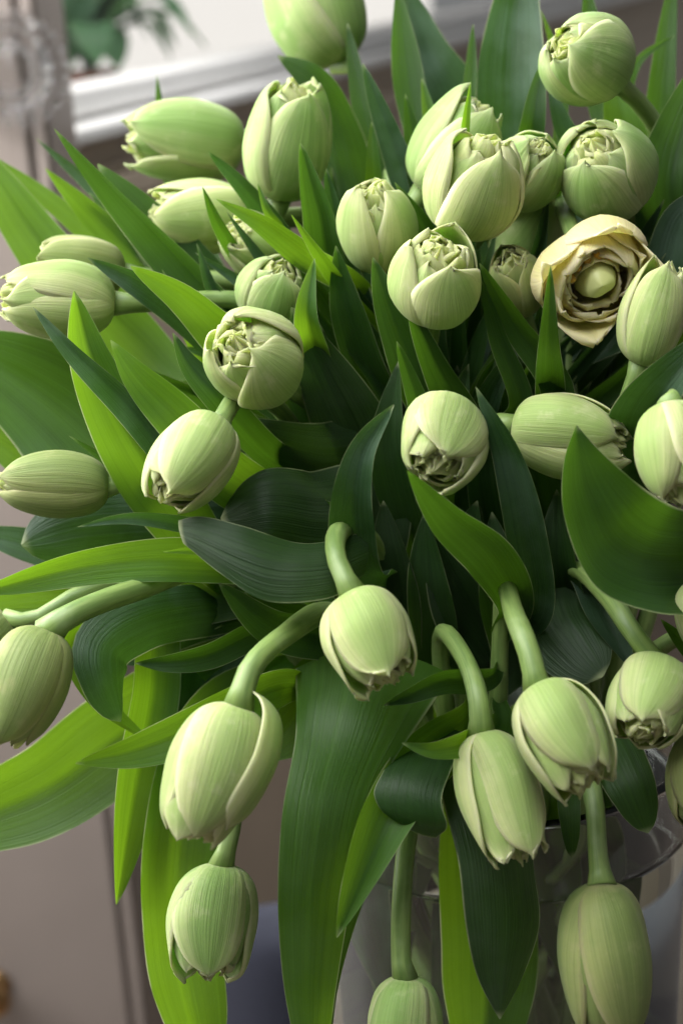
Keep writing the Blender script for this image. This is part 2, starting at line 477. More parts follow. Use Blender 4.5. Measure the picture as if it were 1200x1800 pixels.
for i in range(60):                                     # rings of small cut facets on the face and rim
    rr_, nn, hh = ((1.10, 24, .010), (0.86, 20, .024), (0.50, 16, .020))[0 if i < 24 else 1 if i < 44 else 2]
    a = 2 * math.pi * (i + .3) / nn; c = oc + np.array([R0 * rr_ * math.cos(a), -hh, R0 * rr_ * math.sin(a)]); q = 0.0058
    V = [c + q * np.array(d) for d in ((1, 0, 0), (0, 0, 1), (-1, 0, 0), (0, 0, -1), (0, -1.2, 0), (0, 1.2, 0))]
    F = [(0, 1, 4), (1, 2, 4), (2, 3, 4), (3, 0, 4), (1, 0, 5), (2, 1, 5), (3, 2, 5), (0, 3, 5)]
    mesh_obj('facet', V, F, M_crystal, parent=orn, smooth=False)
tag(orn, 'round cut-glass ornament with a sparkling rim of facets on the cabinet', 'ornament')

# table that carries the vase, and a chair behind it
tab = empty('table', (0.05, -0.10, 0))
v, f = box(-0.55, 0.75, -0.62, 0.125, TABLE_Z - 0.035, TABLE_Z); bevel(mesh_obj('table_top', v, f, M_wood, parent=tab, smooth=False), 0.006)
v, f = box(-0.48, 0.68, -0.55, 0.08, TABLE_Z - 0.11, TABLE_Z - 0.0355); mesh_obj('apron', v, f, M_wood, parent=tab, smooth=False)
for x in (-0.5, 0.64):
    for y in (-0.57, 0.04):
        v, f = box(x, x + 0.06, y, y + 0.06, 0, TABLE_Z - 0.036); mesh_obj('leg', v, f, M_wood, parent=tab, smooth=False)
tag(tab, 'brown wooden table that the glass vase stands on', 'table')
yk = 0.36
ct = hit(420, 1605, np.array([0, yk, 0]), NC)
ch = empty('chair', (ct[0] + 0.2, yk, 0))
nu_, nv_ = 15, 11
def cushion(x0, x1, z0, z1, y0, th):
    V = []
    for sgn in (-1, 1):
        for j in range(nv_):
            for i in range(nu_):
                a = i / (nu_ - 1) * 2 - 1; b = j / (nv_ - 1) * 2 - 1
                k = (1 - abs(a) ** 5) ** 0.5 * (1 - abs(b) ** 5) ** 0.5
                V.append((x0 + (a + 1) / 2 * (x1 - x0), y0 + sgn * th / 2 * k, z0 + (b + 1) / 2 * (z1 - z0) + (0.02 * math.cos(a * 1.5) if b > 0 else 0)))
    g = grid_faces(nu_, nv_); N = nu_ * nv_
    return V, [tuple(q[::-1]) for q in g][::-1] + [tuple(N + i for i in q) for q in g]
V, F = cushion(ct[0] - 0.025, ct[0] + 0.42, 0.52, ct[2], yk, 0.07); mesh_obj('backrest', V, F, M_navy, parent=ch)
v, f = box(ct[0], ct[0] + 0.40, yk - 0.40, yk - 0.04, 0.42, 0.49); bevel(mesh_obj('seat', v, f, M_navy, parent=ch, smooth=False), 0.02, 3)
for x in (ct[0] + 0.01, ct[0] + 0.355):
    for y, zt in ((yk - 0.38, 0.42), (yk - 0.02, 0.60)):
        v, f = box(x, x + 0.035, y, y + 0.035, 0, zt); mesh_obj('leg', v, f, M_dark, parent=ch, smooth=False)
tag(ch, 'dark navy upholstered chair behind the glass vase', 'chair')

# ------------------------------------------------------------------ vase and water
RV = 0.118
vase = empty('glass_vase', (0, 0, TABLE_Z))
nseg = 72
def lathe(prof, n=nseg):
    V = []
    for r_, z_ in prof:
        for i in range(n):
            a = 2 * math.pi * i / n; V.append((r_ * math.cos(a), r_ * math.sin(a), TABLE_Z + z_))
    F = grid_faces(n, len(prof), True)
    F.append(tuple(range(n))[::-1]); F.append(tuple((len(prof) - 1) * n + i for i in range(n)))
    return V, F
H = VASE_H
prof = [(0.02, 0.0005), (RV - 0.016, 0.0005), (RV - 0.012, 0.0006), (RV - 0.004, 0.003), (RV - 0.001, 0.012), (RV, 0.03), (RV, 0.06), (RV, 0.25), (RV, H - 0.03), (RV + 0.001, H - 0.012), (RV + 0.0025, H - 0.005), (RV + 0.002, H - 0.001), (RV, H),
        (RV - 0.002, H - 0.001), (RV - 0.0035, H - 0.006), (RV - 0.004, H - 0.02), (RV - 0.004, H - 0.04), (RV - 0.004, 0.06), (RV - 0.004, 0.035), (RV - 0.006, 0.022), (RV - 0.014, 0.0145), (RV - 0.018, 0.014), (0.02, 0.014)]
V, F = lathe(prof); mesh_obj('glass_body', V, F, M_glass, parent=vase)
WLV = H - 0.052
prof = [(0.02, 0.0135), (RV - 0.018, 0.0135), (RV - 0.013, 0.0137), (RV - 0.0055, 0.022), (RV - 0.003, 0.035), (RV - 0.003, 0.06), (RV - 0.003, WLV - 0.006), (RV - 0.003, WLV - 0.001), (RV - 0.0032, WLV + 0.0015), (RV - 0.006, WLV + 0.0002), (RV - 0.010, WLV), (0.02, WLV)]
V, F = lathe(prof); tag(mesh_obj('water', V, F, M_water), 'still clear water filling the glass vase below the rim', 'water')
tag(vase, 'clear glass cylinder vase of water holding the tulips', 'vase')
#PART2
# ================================================================== tulips
PV = [0, .12, .30, .48, .68, .86, 1.0]
PROF_Z = [0.0, .035, .16, .40, .67, .89, 1.0]

def bud_profile(s, op):
    """s along the petal 0..1 -> radius, height (unit bud)"""
    rr = [.15, .47, .82, 1.0, .90 + .07 * op, .54 + .40 * op, op]
    return smooth_interp(s, PV, rr), smooth_interp(s, PV, PROF_Z)

SHAPES = {
    'pointed': ([0, .12, .30, .50, .70, .84, .93, .98, 1.0], [.42, .68, .93, 1.0, .82, .53, .27, .10, .015]),
    'blunt':   ([0, .12, .30, .55, .80, .92, .97, 1.0], [.42, .62, .85, 1.0, .95, .72, .45, .15]),
    'bract':   ([0, .05, .2, .40, .65, .85, .95, 1.0], [.02, .15, .55, .95, 1.0, .75, .40, .05]),
}

def petal(R, L, phi, W, op, layer=1.0, tl=1.0, skew=0.05, flare=0.0, edge=0.0, ruffle=0.03, twist=0.0,
          shape='pointed', seed=0, ridge=0.02, lift=0.0, tipc=0.0, nu=15, nv=24, squash=1.0, tipz=0.0):
    rg = np.random.RandomState(seed)
    u = np.linspace(-1, 1, nu)[None, :]; v = np.linspace(0, 1, nv)[:, None]
    r, z = bud_profile(v * tl, op)
    xs, ys = SHAPES[shape]
    b = W * smooth_interp(v, xs, ys)
    rl = np.maximum(r * layer, 0.10)
    w = np.minimum(b / rl, 1.75)
    ang = phi + u * w + twist * v * v + 0.05 * np.sin(v * 5 + rg.uniform(0, 6))
    k1, k2, k3 = rg.uniform(0, 6.3, 3); f1, f2 = rg.uniform(2, 4), rg.uniform(5, 8)
    wob = np.sin(u * f1 + v * 3 + k1) * 0.5 + np.sin(u * f2 * 0.6 - v * 6 + k2) * 0.35 + np.sin(u * 2.2 + v * 11 + k3) * 0.25
    rad = r * layer * (1 + skew * u * np.minimum(v * 4, 1)) 
    rad = rad + ridge * np.exp(-(u / 0.13) ** 2) * np.minimum(v * 3, 1) * (0.3 + v)
    rad = rad + ruffle * wob * (0.25 + np.abs(u) ** 2 + v ** 3) * np.minimum(v * 3, 1)
    rad = rad + edge * np.abs(u) ** 3 * np.sin(np.pi * np.clip(v, 0, 1)) 
    rad = rad + flare * np.clip((v - 0.55) / 0.45, 0, 1) ** 2 + lift * np.sin(np.pi * 0.5 * np.clip(v / 0.4, 0, 1))
    rad = rad + tipc * np.clip((v - 0.86) / 0.14, 0, 1) ** 2
    zz = z * squash - 0.10 * np.abs(u) ** 2.5 * np.clip((v - 0.6) / 0.4, 0, 1) * 0.5 + 0.3 * ruffle * np.sin(u * 4 + k1) * v + tipz * v ** 4
    rad = np.maximum(rad, 0.015)
    P = np.stack([R * rad * np.cos(ang), R * rad * np.sin(ang), L * zz + 0 * u], axis=-1).reshape(-1, 3)
    UV = np.stack([(u * 0.5 + 0.5) + 0 * v, v + 0 * u], axis=-1).reshape(-1, 2)
    return P, grid_faces(nu, nv), UV

rng = random.Random(11)
STEM_SAMPLES = []      # (camera-axes points, tulip empty)

def w2c(p):
    d = np.asarray(p) - FOC
    return np.array([np.dot(d, RIGHT), np.dot(d, UP), np.dot(d, TOW)])

def tulip(label, cx, cy, z, D, Lr, ang, tilt, op=0.35, rot=0.0, mat='pale', seed=1, via=None, sw=34, n_out=3, n_mid=3, n_in=6,
          flare=0.0, outW=1.22, bract=None, special=None, skew=0.06, tips=None, ruf=0.042, ops=None):
    """one tulip: centre of the bud (photo px + depth), diameter in px, length/diameter, direction in the picture and towards the viewer"""
    sc = (DIST - z) / FPX
    R = D * sc / 2; L = D * sc * Lr
    a, t = math.radians(ang), math.radians(tilt)
    ax = np.array([math.cos(t) * math.cos(a), math.cos(t) * math.sin(a), math.sin(t)])
    C = cpt(cx, cy, z); base = C - ax * L * 0.5
    # local frame: X towards the viewer as far as possible
    tv = norm(-np.array([C[0], C[1], C[2] - DIST]))
    X = tv - np.dot(tv, ax) * ax
    if np.linalg.norm(X) < 0.25: X = X + 0.6 * np.array([0, 1, 0]) - 0.6 * ax[1] * ax
    X = norm(X - np.dot(X, ax) * ax); Y = np.cross(ax, X)
    rd = np.random.RandomState(seed + 500); el = rd.uniform(-.09, .09); th0 = rd.uniform(0, 6.28); bx, by = rd.uniform(-.10, .10, 2); k1, k2 = rd.uniform(0, 6.28, 2); am = rd.uniform(.02, .05)
    def place(P):
        P = np.array(P, dtype=float)
        th = np.arctan2(P[:, 1], P[:, 0]); zf = P[:, 2] / L
        k = (1 + el * np.cos(2 * (th - th0)) + am * np.sin(3 * th + k1) * np.sin(3 * zf + k2))
        P[:, 0] *= k; P[:, 1] *= k
        P[:, 0] += bx * R * zf ** 2; P[:, 1] += by * R * zf ** 2
        Pc = base + P[:, :1] * X + P[:, 1:2] * Y + P[:, 2:] * ax
        return FOC + Pc[:, :1] * RIGHT + Pc[:, 1:2] * UP + Pc[:, 2:] * TOW
    # ---- stem path, from the vase floor up to the flower base
    rs = random.Random(seed * 7 + 3)
    bw = c2w(base)
    hd = bw[:2] - MOUTH[:2]; hl = np.linalg.norm(hd); hd = hd / (hl + 1e-9)
    jit = lambda s: np.array([rs.uniform(-s, s), rs.uniform(-s, s)])
    mo = hd * min(0.045 + 0.2 * hl, 0.085) + jit(0.018)
    bo = -hd * 0.045 + jit(0.04)
    p_bottom = np.array([*bo, TABLE_Z + 0.018]); p_mouth = np.array([*mo, MOUTH[2] - 0.005])
    pts = [p_bottom, p_mouth]
    stw = sw * sc / 2
    aw = ax[0] * RIGHT + ax[1] * UP + ax[2] * TOW
    if via is not None:
        for q in reversed(via): pts.append(wpt(*q))
    else:
        back = bw - aw * min(0.09, 0.35 * np.linalg.norm(bw - p_mouth))
        mid = p_mouth * 0.5 + back * 0.5 + np.array([0, 0, 0.03])
        pts += [mid, back]
    pts.append(bw + aw * 0.002)
    path = catmull(pts, 64)
    e = empty('tulip', p_bottom)
    tag(e, label, 'tulip', 'tulips in the bouquet')
    s = np.linspace(0, 1, 64)
    arc = np.concatenate([[0], np.cumsum(np.linalg.norm(np.diff(path, axis=0), axis=1))]); rem = arc[-1] - arc
    rad = stw * (1.0 + 0.06 * np.sin(s * 23 + seed) + 0.04 * np.sin(s * 51 + 2 * seed)) + (R * 0.20 - stw * 0.2) * np.exp(-rem / (R * 0.22)) * 0.7
    V, F, UV = tube(path, rad)
    mesh_obj('stem', V, F, STEM, parent=e, uvs=UV)
    STEM_SAMPLES.append((np.array([w2c(p) for p in path]), e))
    # ---- petals
    M = PETAL[mat]; MI = PETAL['yellow' if special == 'open' else 'inner']
    rg = random.Random(seed)
    r0 = math.radians(rot)
    def add(P, F_, UV_, mt, name='petal', th=0.0009):
        return mesh_obj(name, place(P), F_, mt, parent=e, uvs=UV_, solid=th)
    for k in range(n_out):
        tp = (tips[k] if tips else 0.0)
        P = petal(R, L, r0 + 2 * math.pi * k / n_out + rg.uniform(-.12, .12), outW * rg.uniform(.92, 1.05), (ops[k] if ops else op) + rg.uniform(-.05, .05), 1.0,
                  tl=rg.uniform(.97, 1.0), skew=skew * rg.choice((1, 1, -1)), flare=flare + tp + rg.uniform(-.04, .06), edge=rg.uniform(-.13, -.06), tipc=rg.uniform(-.02, .14), ruffle=ruf * rg.uniform(.7, 1.3),
                  twist=rg.uniform(-.15, .15), seed=seed * 31 + k, squash=rg.uniform(.92, 1.04))
        add(*P, M)
    for k in range(n_mid):
        P = petal(R, L, r0 + math.pi / n_out + 2 * math.pi * k / n_mid + rg.uniform(-.15, .15), outW * rg.uniform(.88, 1.0), op * .88 + rg.uniform(-.05, .05), .86,
                  tl=rg.uniform(.93, 1.0), skew=skew * .8, flare=flare * .6 + rg.uniform(-.05, .05), edge=rg.uniform(-.12, -.02), tipc=rg.uniform(-.02, .12), ruffle=ruf * 1.2,
                  twist=rg.uniform(-.2, .2), seed=seed * 37 + k + 5, squash=rg.uniform(.90, 1.0))
        add(*P, M)
    for k in range(n_in):
        f = k / max(1, n_in - 1)
        if special == 'open':
            kw = dict(W=rg.uniform(.50, .72), op=op * .80, layer=.88 - .40 * f, tl=rg.uniform(.94, 1.0), squash=rg.uniform(.86, 1.0) - .10 * f, ruffle=.035)
        else:                       # a knot of folded inner petals that closes the mouth of the bud
            kw = dict(W=rg.uniform(.55, .85) * (1 - .35 * f), op=rg.uniform(.16, .34) + .25 * op, layer=.80 - .48 * f, tl=rg.uniform(.93, 1.0), squash=rg.uniform(.90, .97) + .05 * f, ruffle=.055)
        P = petal(R, L, r0 + 2.4 * k + rg.uniform(-.3, .3), skew=rg.uniform(-.10, .10), flare=rg.uniform(-.06, .06), twist=rg.uniform(-.5, .5),
                  shape='blunt', seed=seed * 41 + k + 17, nu=11, nv=18, ridge=.04, tipc=rg.uniform(-.05, .15), **kw)
        add(*P, MI, th=0.0007)
    if special != 'open':
        # the crumpled heart of the double flower
        nr, na = 16, 64; V = []; UV2 = []; q1, q2, q3 = rd.uniform(0, 6.28, 3); nfold = rd.randint(5, 8)
        for j in range(nr):
            f = j / (nr - 1)
            for i in range(na):
                th = 2 * math.pi * i / na
                fold = (.5 + .5 * math.sin(th * nfold + q1 + 2.2 * f + 1.1 * math.sin(2 * th + q2))) ** 1.3
                fold2 = .5 + .5 * math.sin(th * 11 + q3 - 5 * f + math.sin(3 * th + q1))
                rr = R * (.16 + .60 * math.sin(math.pi * min(f, 1) * .5 + .15) if f < .55 else .16 + .60 * math.cos((f - .55) / .45 * math.pi * .5) - .15 * (f - .55) / .45)
                rr = max(rr, R * .01) * (.80 + .24 * fold + .08 * fold2)
                zz = L * (.05 + .90 * f + (.06 * fold + .025 * fold2 - .05) * min(1, f * 1.3) * (1 - .6 * f ** 6))
                V.append((rr * math.cos(th) + R * .10 * f * f * math.sin(q3 + 3 * f), rr * math.sin(th) + R * .10 * f * f * math.cos(q1 + 3 * f), zz)); UV2.append((i / na, f))
        mesh_obj('flower_heart', place(np.array(V)), grid_faces(na, nr, True), MI, parent=e, uvs=UV2)
    if bract:
        P = petal(R, L, math.radians(bract[0]), bract[1], op + .15, 1.06, skew=0.0, shape='bract', seed=seed + 99, lift=bract[2], squash=bract[3], ruffle=.02)
        PP = P[0].copy(); PP[:, 2] -= bract[4] * L
        add(PP, P[1], P[2], M)
    if special == 'open':
        # ovary and stamens in the open flower
        pv = np.linspace(0, 1, 12); pr = smooth_interp(pv, [0, .2, .5, .8, .93, 1], [.22, .32, .34, .26, .20, .01]); V = []
        lob = lambda th: 1 + 0.10 * math.cos(3 * th)
        for j in range(12):
            for i in range(24):
                th = 2 * math.pi * i / 24; V.append((R * pr[j] * lob(th) * math.cos(th), R * pr[j] * lob(th) * math.sin(th), L * (.25 + .66 * pv[j])))
        UV2 = [(i / 24, j / 11) for j in range(12) for i in range(24)]
        mesh_obj('ovary', place(np.array(V)), grid_faces(24, 12, True), M_ovary, parent=e, uvs=UV2)
        for k in range(5):
            th = -1.0 + .5 * k; d = np.array([math.cos(th), math.sin(th), 0])
            p0 = d * R * .24 + np.array([0, 0, L * .3]); p1 = d * R * .42 + np.array([0, 0, L * .52]); p2 = d * R * .44 + np.array([0, 0, L * .74])
            pa = catmull([p0, p1, p2], 14); ra = R * smooth_interp(np.linspace(0, 1, 14), [0, .4, .5, .7, .95, 1], [.03, .03, .06, .065, .055, .02])
            V, F, UV = tube(pa, ra, 8); mesh_obj('stamen', place(np.array(V)), F, M_stamen, parent=e, uvs=UV)
    return e
M_ovary = plain('ovary_green', (0.66, 0.68, 0.28), .45)
M_stamen = plain('stamen_orange', (0.72, 0.42, 0.08), .6)

#TULIPS
A = tulip
# upper back
A('tall pale tulip rising in front of the window, seen from below', 552, 15, -.17, 165, 1.25, 112, 10, .4, 60, 'green', 1, [(632, 125, -.17), (668, 230, -.16), (700, 400, -.13)], 26)
A('round green tulip bud on a bent stem against the brown wall', 1028, 102, -.04, 158, 1.1, 160, 42, .30, 10, 'green', 2, [(1130, 190, -.075), (1165, 260, -.09), (1120, 480, -.11)], 34, ruf=.02)
A('blurred tulip lying sideways below the window sill with frayed petal tips', 322, 246, -.15, 140, 1.55, 180, 8, 0.58, 30, 'green', 3, None, 30, ruf=.05)
A('pale tulip tucked directly under the sideways tulip below the sill', 350, 378, -.105, 132, 1.4, 178, 12, .4, 0, 'pale', 4)
A('upright tulip with crumpled cream top beside the sideways tulip', 510, 246, -.085, 152, 1.42, 78, 22, 0.55, 25, 'green', 5, None, 30, n_in=8)
A('egg-shaped bud facing up between narrow upright leaf tips', 664, 395, -.03, 148, 1.15, 96, 46, 0.26, 180, 'pale', 6)
A('large bud with one tall pointed petal above its torn opening', 836, 325, .005, 165, 1.2, 68, 38, 0.36, 150, 'pale', 7, None, 34, n_in=8, tips=(0, .25, 0))
A('pale tulip half hidden behind the large torn bud and a leaf tip', 802, 258, -.055, 150, 1.3, 52, 20, .4, 40, 'green', 8)
A('small bud pressed against the right side of the large torn bud', 926, 300, -.035, 130, 1.15, 55, 50, .32, 60, 'green', 9)
A('round bud with a dark crumpled opening above the yellow open flower', 1064, 300, -.03, 176, 1.05, 140, 56, 0.38, 200, 'green', 10, None, 34, n_in=9)
A('wide open-topped bud showing crumpled inner petals below the torn bud', 764, 488, .02, 168, 1.0, 88, 52, 0.58, 160, 'pale', 11, None, 34, n_in=10)
A('small dim bud between the open-topped bud and the yellow open flower', 906, 492, -.015, 112, 1.2, 112, 50, .34, 190, 'olive', 12)
A('yellow fully open double tulip with orange stamens and fat ovary', 1040, 484, .012, 198, .80, -84, 60, .92, 45, 'yellow', 13, None, 34, n_out=4, n_mid=4, n_in=11, outW=1.0, special='open', ruf=.04, ops=(.94, 1.05, 1.10, .96))
A('slim bud with parted petals right of the yellow open flower', 1152, 552, .035, 118, 1.6, 76, 22, .40, 0, 'pale', 14)
A('crumpled pale bud half covered by a slanting leaf', 448, 432, -.07, 112, 1.1, 150, 40, 0.5, 0, 'pale', 15, None, 30, n_in=8)
A('pale bud just above and behind the round bud with knotted centre', 478, 510, -.035, 120, 1.1, 60, 45, .36, 20, 'green', 16)
A('round bud with a knotted crumpled centre facing outward', 448, 628, .02, 172, 1.05, 140, 62, 0.42, 250, 'pale', 17, None, 34, n_in=9)
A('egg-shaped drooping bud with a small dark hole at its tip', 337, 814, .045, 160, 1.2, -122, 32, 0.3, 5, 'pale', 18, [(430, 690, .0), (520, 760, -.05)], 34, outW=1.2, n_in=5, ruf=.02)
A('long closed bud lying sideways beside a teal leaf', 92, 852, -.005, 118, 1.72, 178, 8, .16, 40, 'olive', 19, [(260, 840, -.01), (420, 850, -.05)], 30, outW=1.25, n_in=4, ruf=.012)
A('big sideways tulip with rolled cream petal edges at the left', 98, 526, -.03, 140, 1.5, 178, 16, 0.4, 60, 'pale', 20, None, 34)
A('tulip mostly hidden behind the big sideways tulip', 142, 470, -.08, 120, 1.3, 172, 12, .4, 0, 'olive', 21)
# middle
A('round bud at the dark centre with petals parted at its lower tip', 781, 778, .05, 158, 1.12, -112, 45, 0.46, -12, 'pale', 22, [(812, 735, .0), (845, 850, -.06)], 34, n_in=7)
A('bud lying sideways to the right behind a broad dark leaf', 1003, 766, .015, 142, 1.5, -10, 18, 0.24, -30, 'pale', 23, [(875, 742, .0), (830, 800, -.05)], 30)
A('pale bud with deep vertical furrow above the broad dark leaf', 1190, 798, .075, 148, 1.28, -84, 16, 0.44, 50, 'pale', 24, [(1192, 690, .05), (1180, 760, -.02)])
# lower fan
A('pale drooping bud with smooth petals over the dark hollow', 653, 1126, .075, 162, 1.18, -68, 20, 0.56, 0, 'pale', 25, [(592, 985, .06), (596, 935, .03), (660, 960, -.03)], 38, outW=1.15, n_in=8)
A('largest smooth drooping tulip with one petal split from its stem side', 378, 1364, .085, 166, 1.58, -109, 8, 0.44, -14, 'pale', 26, [(438, 1180, .075), (500, 1118, .05), (600, 1085, -.01)], 43, outW=1.25, n_in=6, bract=(-66, .60, .06, .93, .12), ruf=.02)
A('small hanging bud directly under the largest drooping tulip', 378, 1622, .03, 150, 1.38, -96, 6, 0.5, 0, 'green', 27, [(402, 1480, .028), (430, 1350, .015), (520, 1200, -.03)], 34, outW=1.05)
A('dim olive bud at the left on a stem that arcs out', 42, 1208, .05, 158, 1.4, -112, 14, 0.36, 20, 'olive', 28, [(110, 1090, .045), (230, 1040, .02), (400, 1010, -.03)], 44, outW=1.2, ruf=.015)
A('drooping tulip with a ragged opening against the vase rim', 882, 1402, .06, 150, 1.62, -72, 16, 0.6, -30, 'pale', 29, [(842, 1240, .055), (822, 1170, .035), (775, 1115, -.01)], 36, n_in=9, outW=1.05)
A('big drooping tulip with layered petals beside the ragged one', 992, 1298, .085, 172, 1.25, -62, 28, 0.56, -15, 'pale', 30, [(930, 1150, .07), (905, 1085, .05), (885, 1040, .0)], 38, n_in=9, outW=1.05)
A('round drooping bud with a dark hollow tip beside the big layered one', 1142, 1236, .06, 155, 1.15, -112, 36, 0.48, 0, 'pale', 31, [(1110, 1110, .05), (1065, 1045, .02), (1000, 1010, -.03)], 36)
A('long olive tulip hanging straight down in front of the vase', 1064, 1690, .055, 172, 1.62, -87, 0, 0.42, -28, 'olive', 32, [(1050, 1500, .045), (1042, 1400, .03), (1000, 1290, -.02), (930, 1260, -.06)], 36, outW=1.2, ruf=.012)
A('pale closed bud hanging low in front of the glass', 712, 1808, .03, 132, 1.4, -90, 2, .25, 20, 'green', 33, [(705, 1690, .028), (712, 1500, .02), (745, 1330, .0), (800, 1270, -.06)], 36, ruf=.012)
A('tulip cut off beside the round drooping bud', 1246, 1372, .05, 140, 1.3, -95, 10, .35, 0, 'olive', 34)
A('pale tulip below the broad dark leaf, mostly out of view', 1262, 1100, .05, 145, 1.3, -70, 10, .35, 0, 'pale', 35, [(1245, 960, .0), (1180, 980, -.04)])
A('dim green tulip deep between the round bud and the yellow flower', 936, 405, -.075, 135, 1.2, 60, 30, .3, 0, 'green', 36)
A('blurred tulip behind the dim olive bud at the left', -55, 1145, -.02, 140, 1.3, -140, 5, .3, 0, 'olive', 37, [(60, 1088, -.02), (150, 1040, -.025), (330, 1010, -.05)], 28)

# ================================================================== leaves
LX = [0, .08, .25, .45, .65, .82, .93, .98, 1.0]
LPROF = {
    'n': [.42, .58, .86, 1.0, .92, .64, .32, .12, .02],      # lance
    'b': [.45, .62, .88, 1.0, 1.0, .90, .62, .30, .03],      # broad, blunt
    's': [.95, 1.0, .98, .90, .74, .50, .26, .11, .02],      # spear: wide foot
}
def owner_for(p0, inward):
    tgt = p0 + inward * 0.035
    best = None
    for S, e in STEM_SAMPLES:
        S2 = S[8:56]
        d = np.linalg.norm(S2 - tgt, axis=1) + 0.35 * np.maximum(0, S2[:, 2] - p0[2])
        k = int(np.argmin(d))
        if best is None or d[k] < best[0]: best = (d[k], S2[k], e)
    return best
HUB = cpt(800, 1100, -.10)

def leaf(pts, W, mat='g', roll=(0, 0), cup=.35, prof='n', wave=.09, z=None, seed=None, join=True, owner=None):
    """pts: foot .. tip as (px, py, depth); W: full width in px; roll: degrees about the midrib (foot, tip); cup>0 edges towards the viewer"""
    global _ls
    _ls += 1
    rs = np.random.RandomState(_ls * 13 + 5)
    C = [cpt(*p) for p in pts]
    sc = (DIST - np.mean([p[2] for p in pts])) / FPX
    hw = W * sc / 2
    inward = norm(HUB - C[0])
    d_, sp, e = owner_for(C[0], inward)
    if join: C = [sp] + C
    n = 44; K = 13
    c = catmull(C, n)
    if join:                                   # keep the wide part of the leaf in the visible length
        pass
    T = norm(np.gradient(c, axis=0))
    view = norm(np.array([0, 0, DIST]) - c)
    Wd = norm(np.cross(T, view)); 
    for j in range(1, n):
        if np.dot(Wd[j], Wd[j - 1]) < 0: Wd[j] *= -1
    for _ in range(6):
        Wd[1:-1] = (Wd[:-2] + Wd[1:-1] * 2 + Wd[2:]) / 4
    Wd = norm(Wd - np.sum(Wd * T, axis=1, keepdims=True) * T)
    N = np.cross(Wd, T)
    s = np.sign(np.sum(N * view, axis=1).mean()); N = N * s
    v = np.linspace(0, 1, n)
    r = np.radians(roll[0] + (roll[1] - roll[0]) * v)[:, None]
    W2 = Wd * np.cos(r) + N * np.sin(r); N2 = -Wd * np.sin(r) + N * np.cos(r)
    w = hw * smooth_interp(v, LX, LPROF[prof]) * (1 + .04 * np.sin(v * rs.uniform(8, 14) + rs.uniform(0, 6)))
    u = np.linspace(-1, 1, K)[None, :, None]
    ph = rs.uniform(0, 6.3, 3); fr = rs.uniform(7, 12, 2)
    wv = wave * hw * (np.sin(v * fr[0] + ph[0])[:, None, None] * np.clip(u, 0, 1) ** 2 + np.sin(v * fr[1] + ph[1])[:, None, None] * np.clip(-u, 0, 1) ** 2)
    taper = np.sin(np.pi * np.clip(v, 0, 1)) ** .5
    cu = cup * w[:, None, None] * (np.abs(u) ** 1.7) + wv * taper[:, None, None]
    cu = cu - 0.05 * w[:, None, None] * np.exp(-(u / .12) ** 2)
    nar = 1 - .22 * abs(cup)
    P = c[:, None, :] + W2[:, None, :] * (u * w[:, None, None] * nar) + N2[:, None, :] * cu
    P = P.reshape(-1, 3)
    Pw = FOC + P[:, :1] * RIGHT + P[:, 1:2] * UP + P[:, 2:] * TOW
    UV = [(i / (K - 1), j / (n - 1)) for j in range(n) for i in range(K)]
    return mesh_obj('leaf', Pw, grid_faces(K, n), LEAF[mat], parent=e, uvs=UV)
_ls = 0

def sheet(left, right, mat='g', bulge=0.0, foot=True):
    """a leaf given by its two margins, foot .. tip"""
    global _ls
    _ls += 1
    n = 44; K = 15
    a = catmull([cpt(*p) for p in left], n); b = catmull([cpt(*p) for p in right], n)
    u = np.linspace(0, 1, K)[None, :, None]
    P = a[:, None] * (1 - u) + b[:, None] * u
    wd = np.linalg.norm(a - b, axis=1)[:, None, None]
    T = norm(np.gradient((a + b) / 2, axis=0)); N = np.cross(norm(b - a), T); 
    view = norm(np.array([0, 0, DIST]) - (a + b) / 2); N = N * np.sign(np.sum(N * view, axis=1).mean())
    prof = (1 - np.abs(2 * u - 1) ** 1.8)
    P = P + N[:, None, :] * (bulge * wd * prof)
    rs = np.random.RandomState(_ls)
    v = np.linspace(0, 1, n)[:, None, None]
    P = P + N[:, None, :] * wd * 0.03 * np.sin(v * 9 + rs.uniform(0, 6)) * (2 * u - 1)
    P = P.reshape(-1, 3)
    p0 = (a[0] + b[0]) / 2
    d_, sp, e = owner_for(p0, norm(HUB - p0))
    Pw = FOC + P[:, :1] * RIGHT + P[:, 1:2] * UP + P[:, 2:] * TOW
    UV = [(i / (K - 1), j / (n - 1)) for j in range(n) for i in range(K)]
    return mesh_obj('leaf', Pw, grid_faces(K, n), LEAF[mat], parent=e, uvs=UV)

#LEAVES
Lf = leaf
# --- upper left fan
Lf([(540, 690, -.09), (420, 575, -.07), (260, 400, -.06), (96, 226, -.05)], 92, 'g', (15, 50), .5)
Lf([(540, 700, -.11), (400, 550, -.10), (275, 410, -.10), (172, 288, -.10)], 120, 'g', (0, 20), .2)
Lf([(380, 560, -.13), (210, 370, -.13), (64, 243, -.13)], 46, 'b', (20, 40), .3)
Lf([(360, 590, -.12), (210, 425, -.11), (80, 296, -.10)], 66, 'y', (0, 20), .4)
Lf([(400, 590, -.12), (280, 460, -.11), (156, 338, -.11)], 52, 'g', (20, 40), .3)
Lf([(330, 570, -.15), (140, 395, -.15), (-25, 268, -.15)], 48, 'y', (0, 0), .2)
Lf([(260, 620, -.13), (80, 440, -.13), (-45, 250, -.13)], 120, 'y', (10, 10), .3)
Lf([(480, 690, -.05), (340, 560, -.03), (250, 500, -.02), (155, 453, -.02)], 78, 'b', (10, 30), .4)
Lf([(500, 680, -.04), (400, 590, -.02), (320, 520, -.005), (230, 468, .0)], 96, 'y', (10, 30), .4)
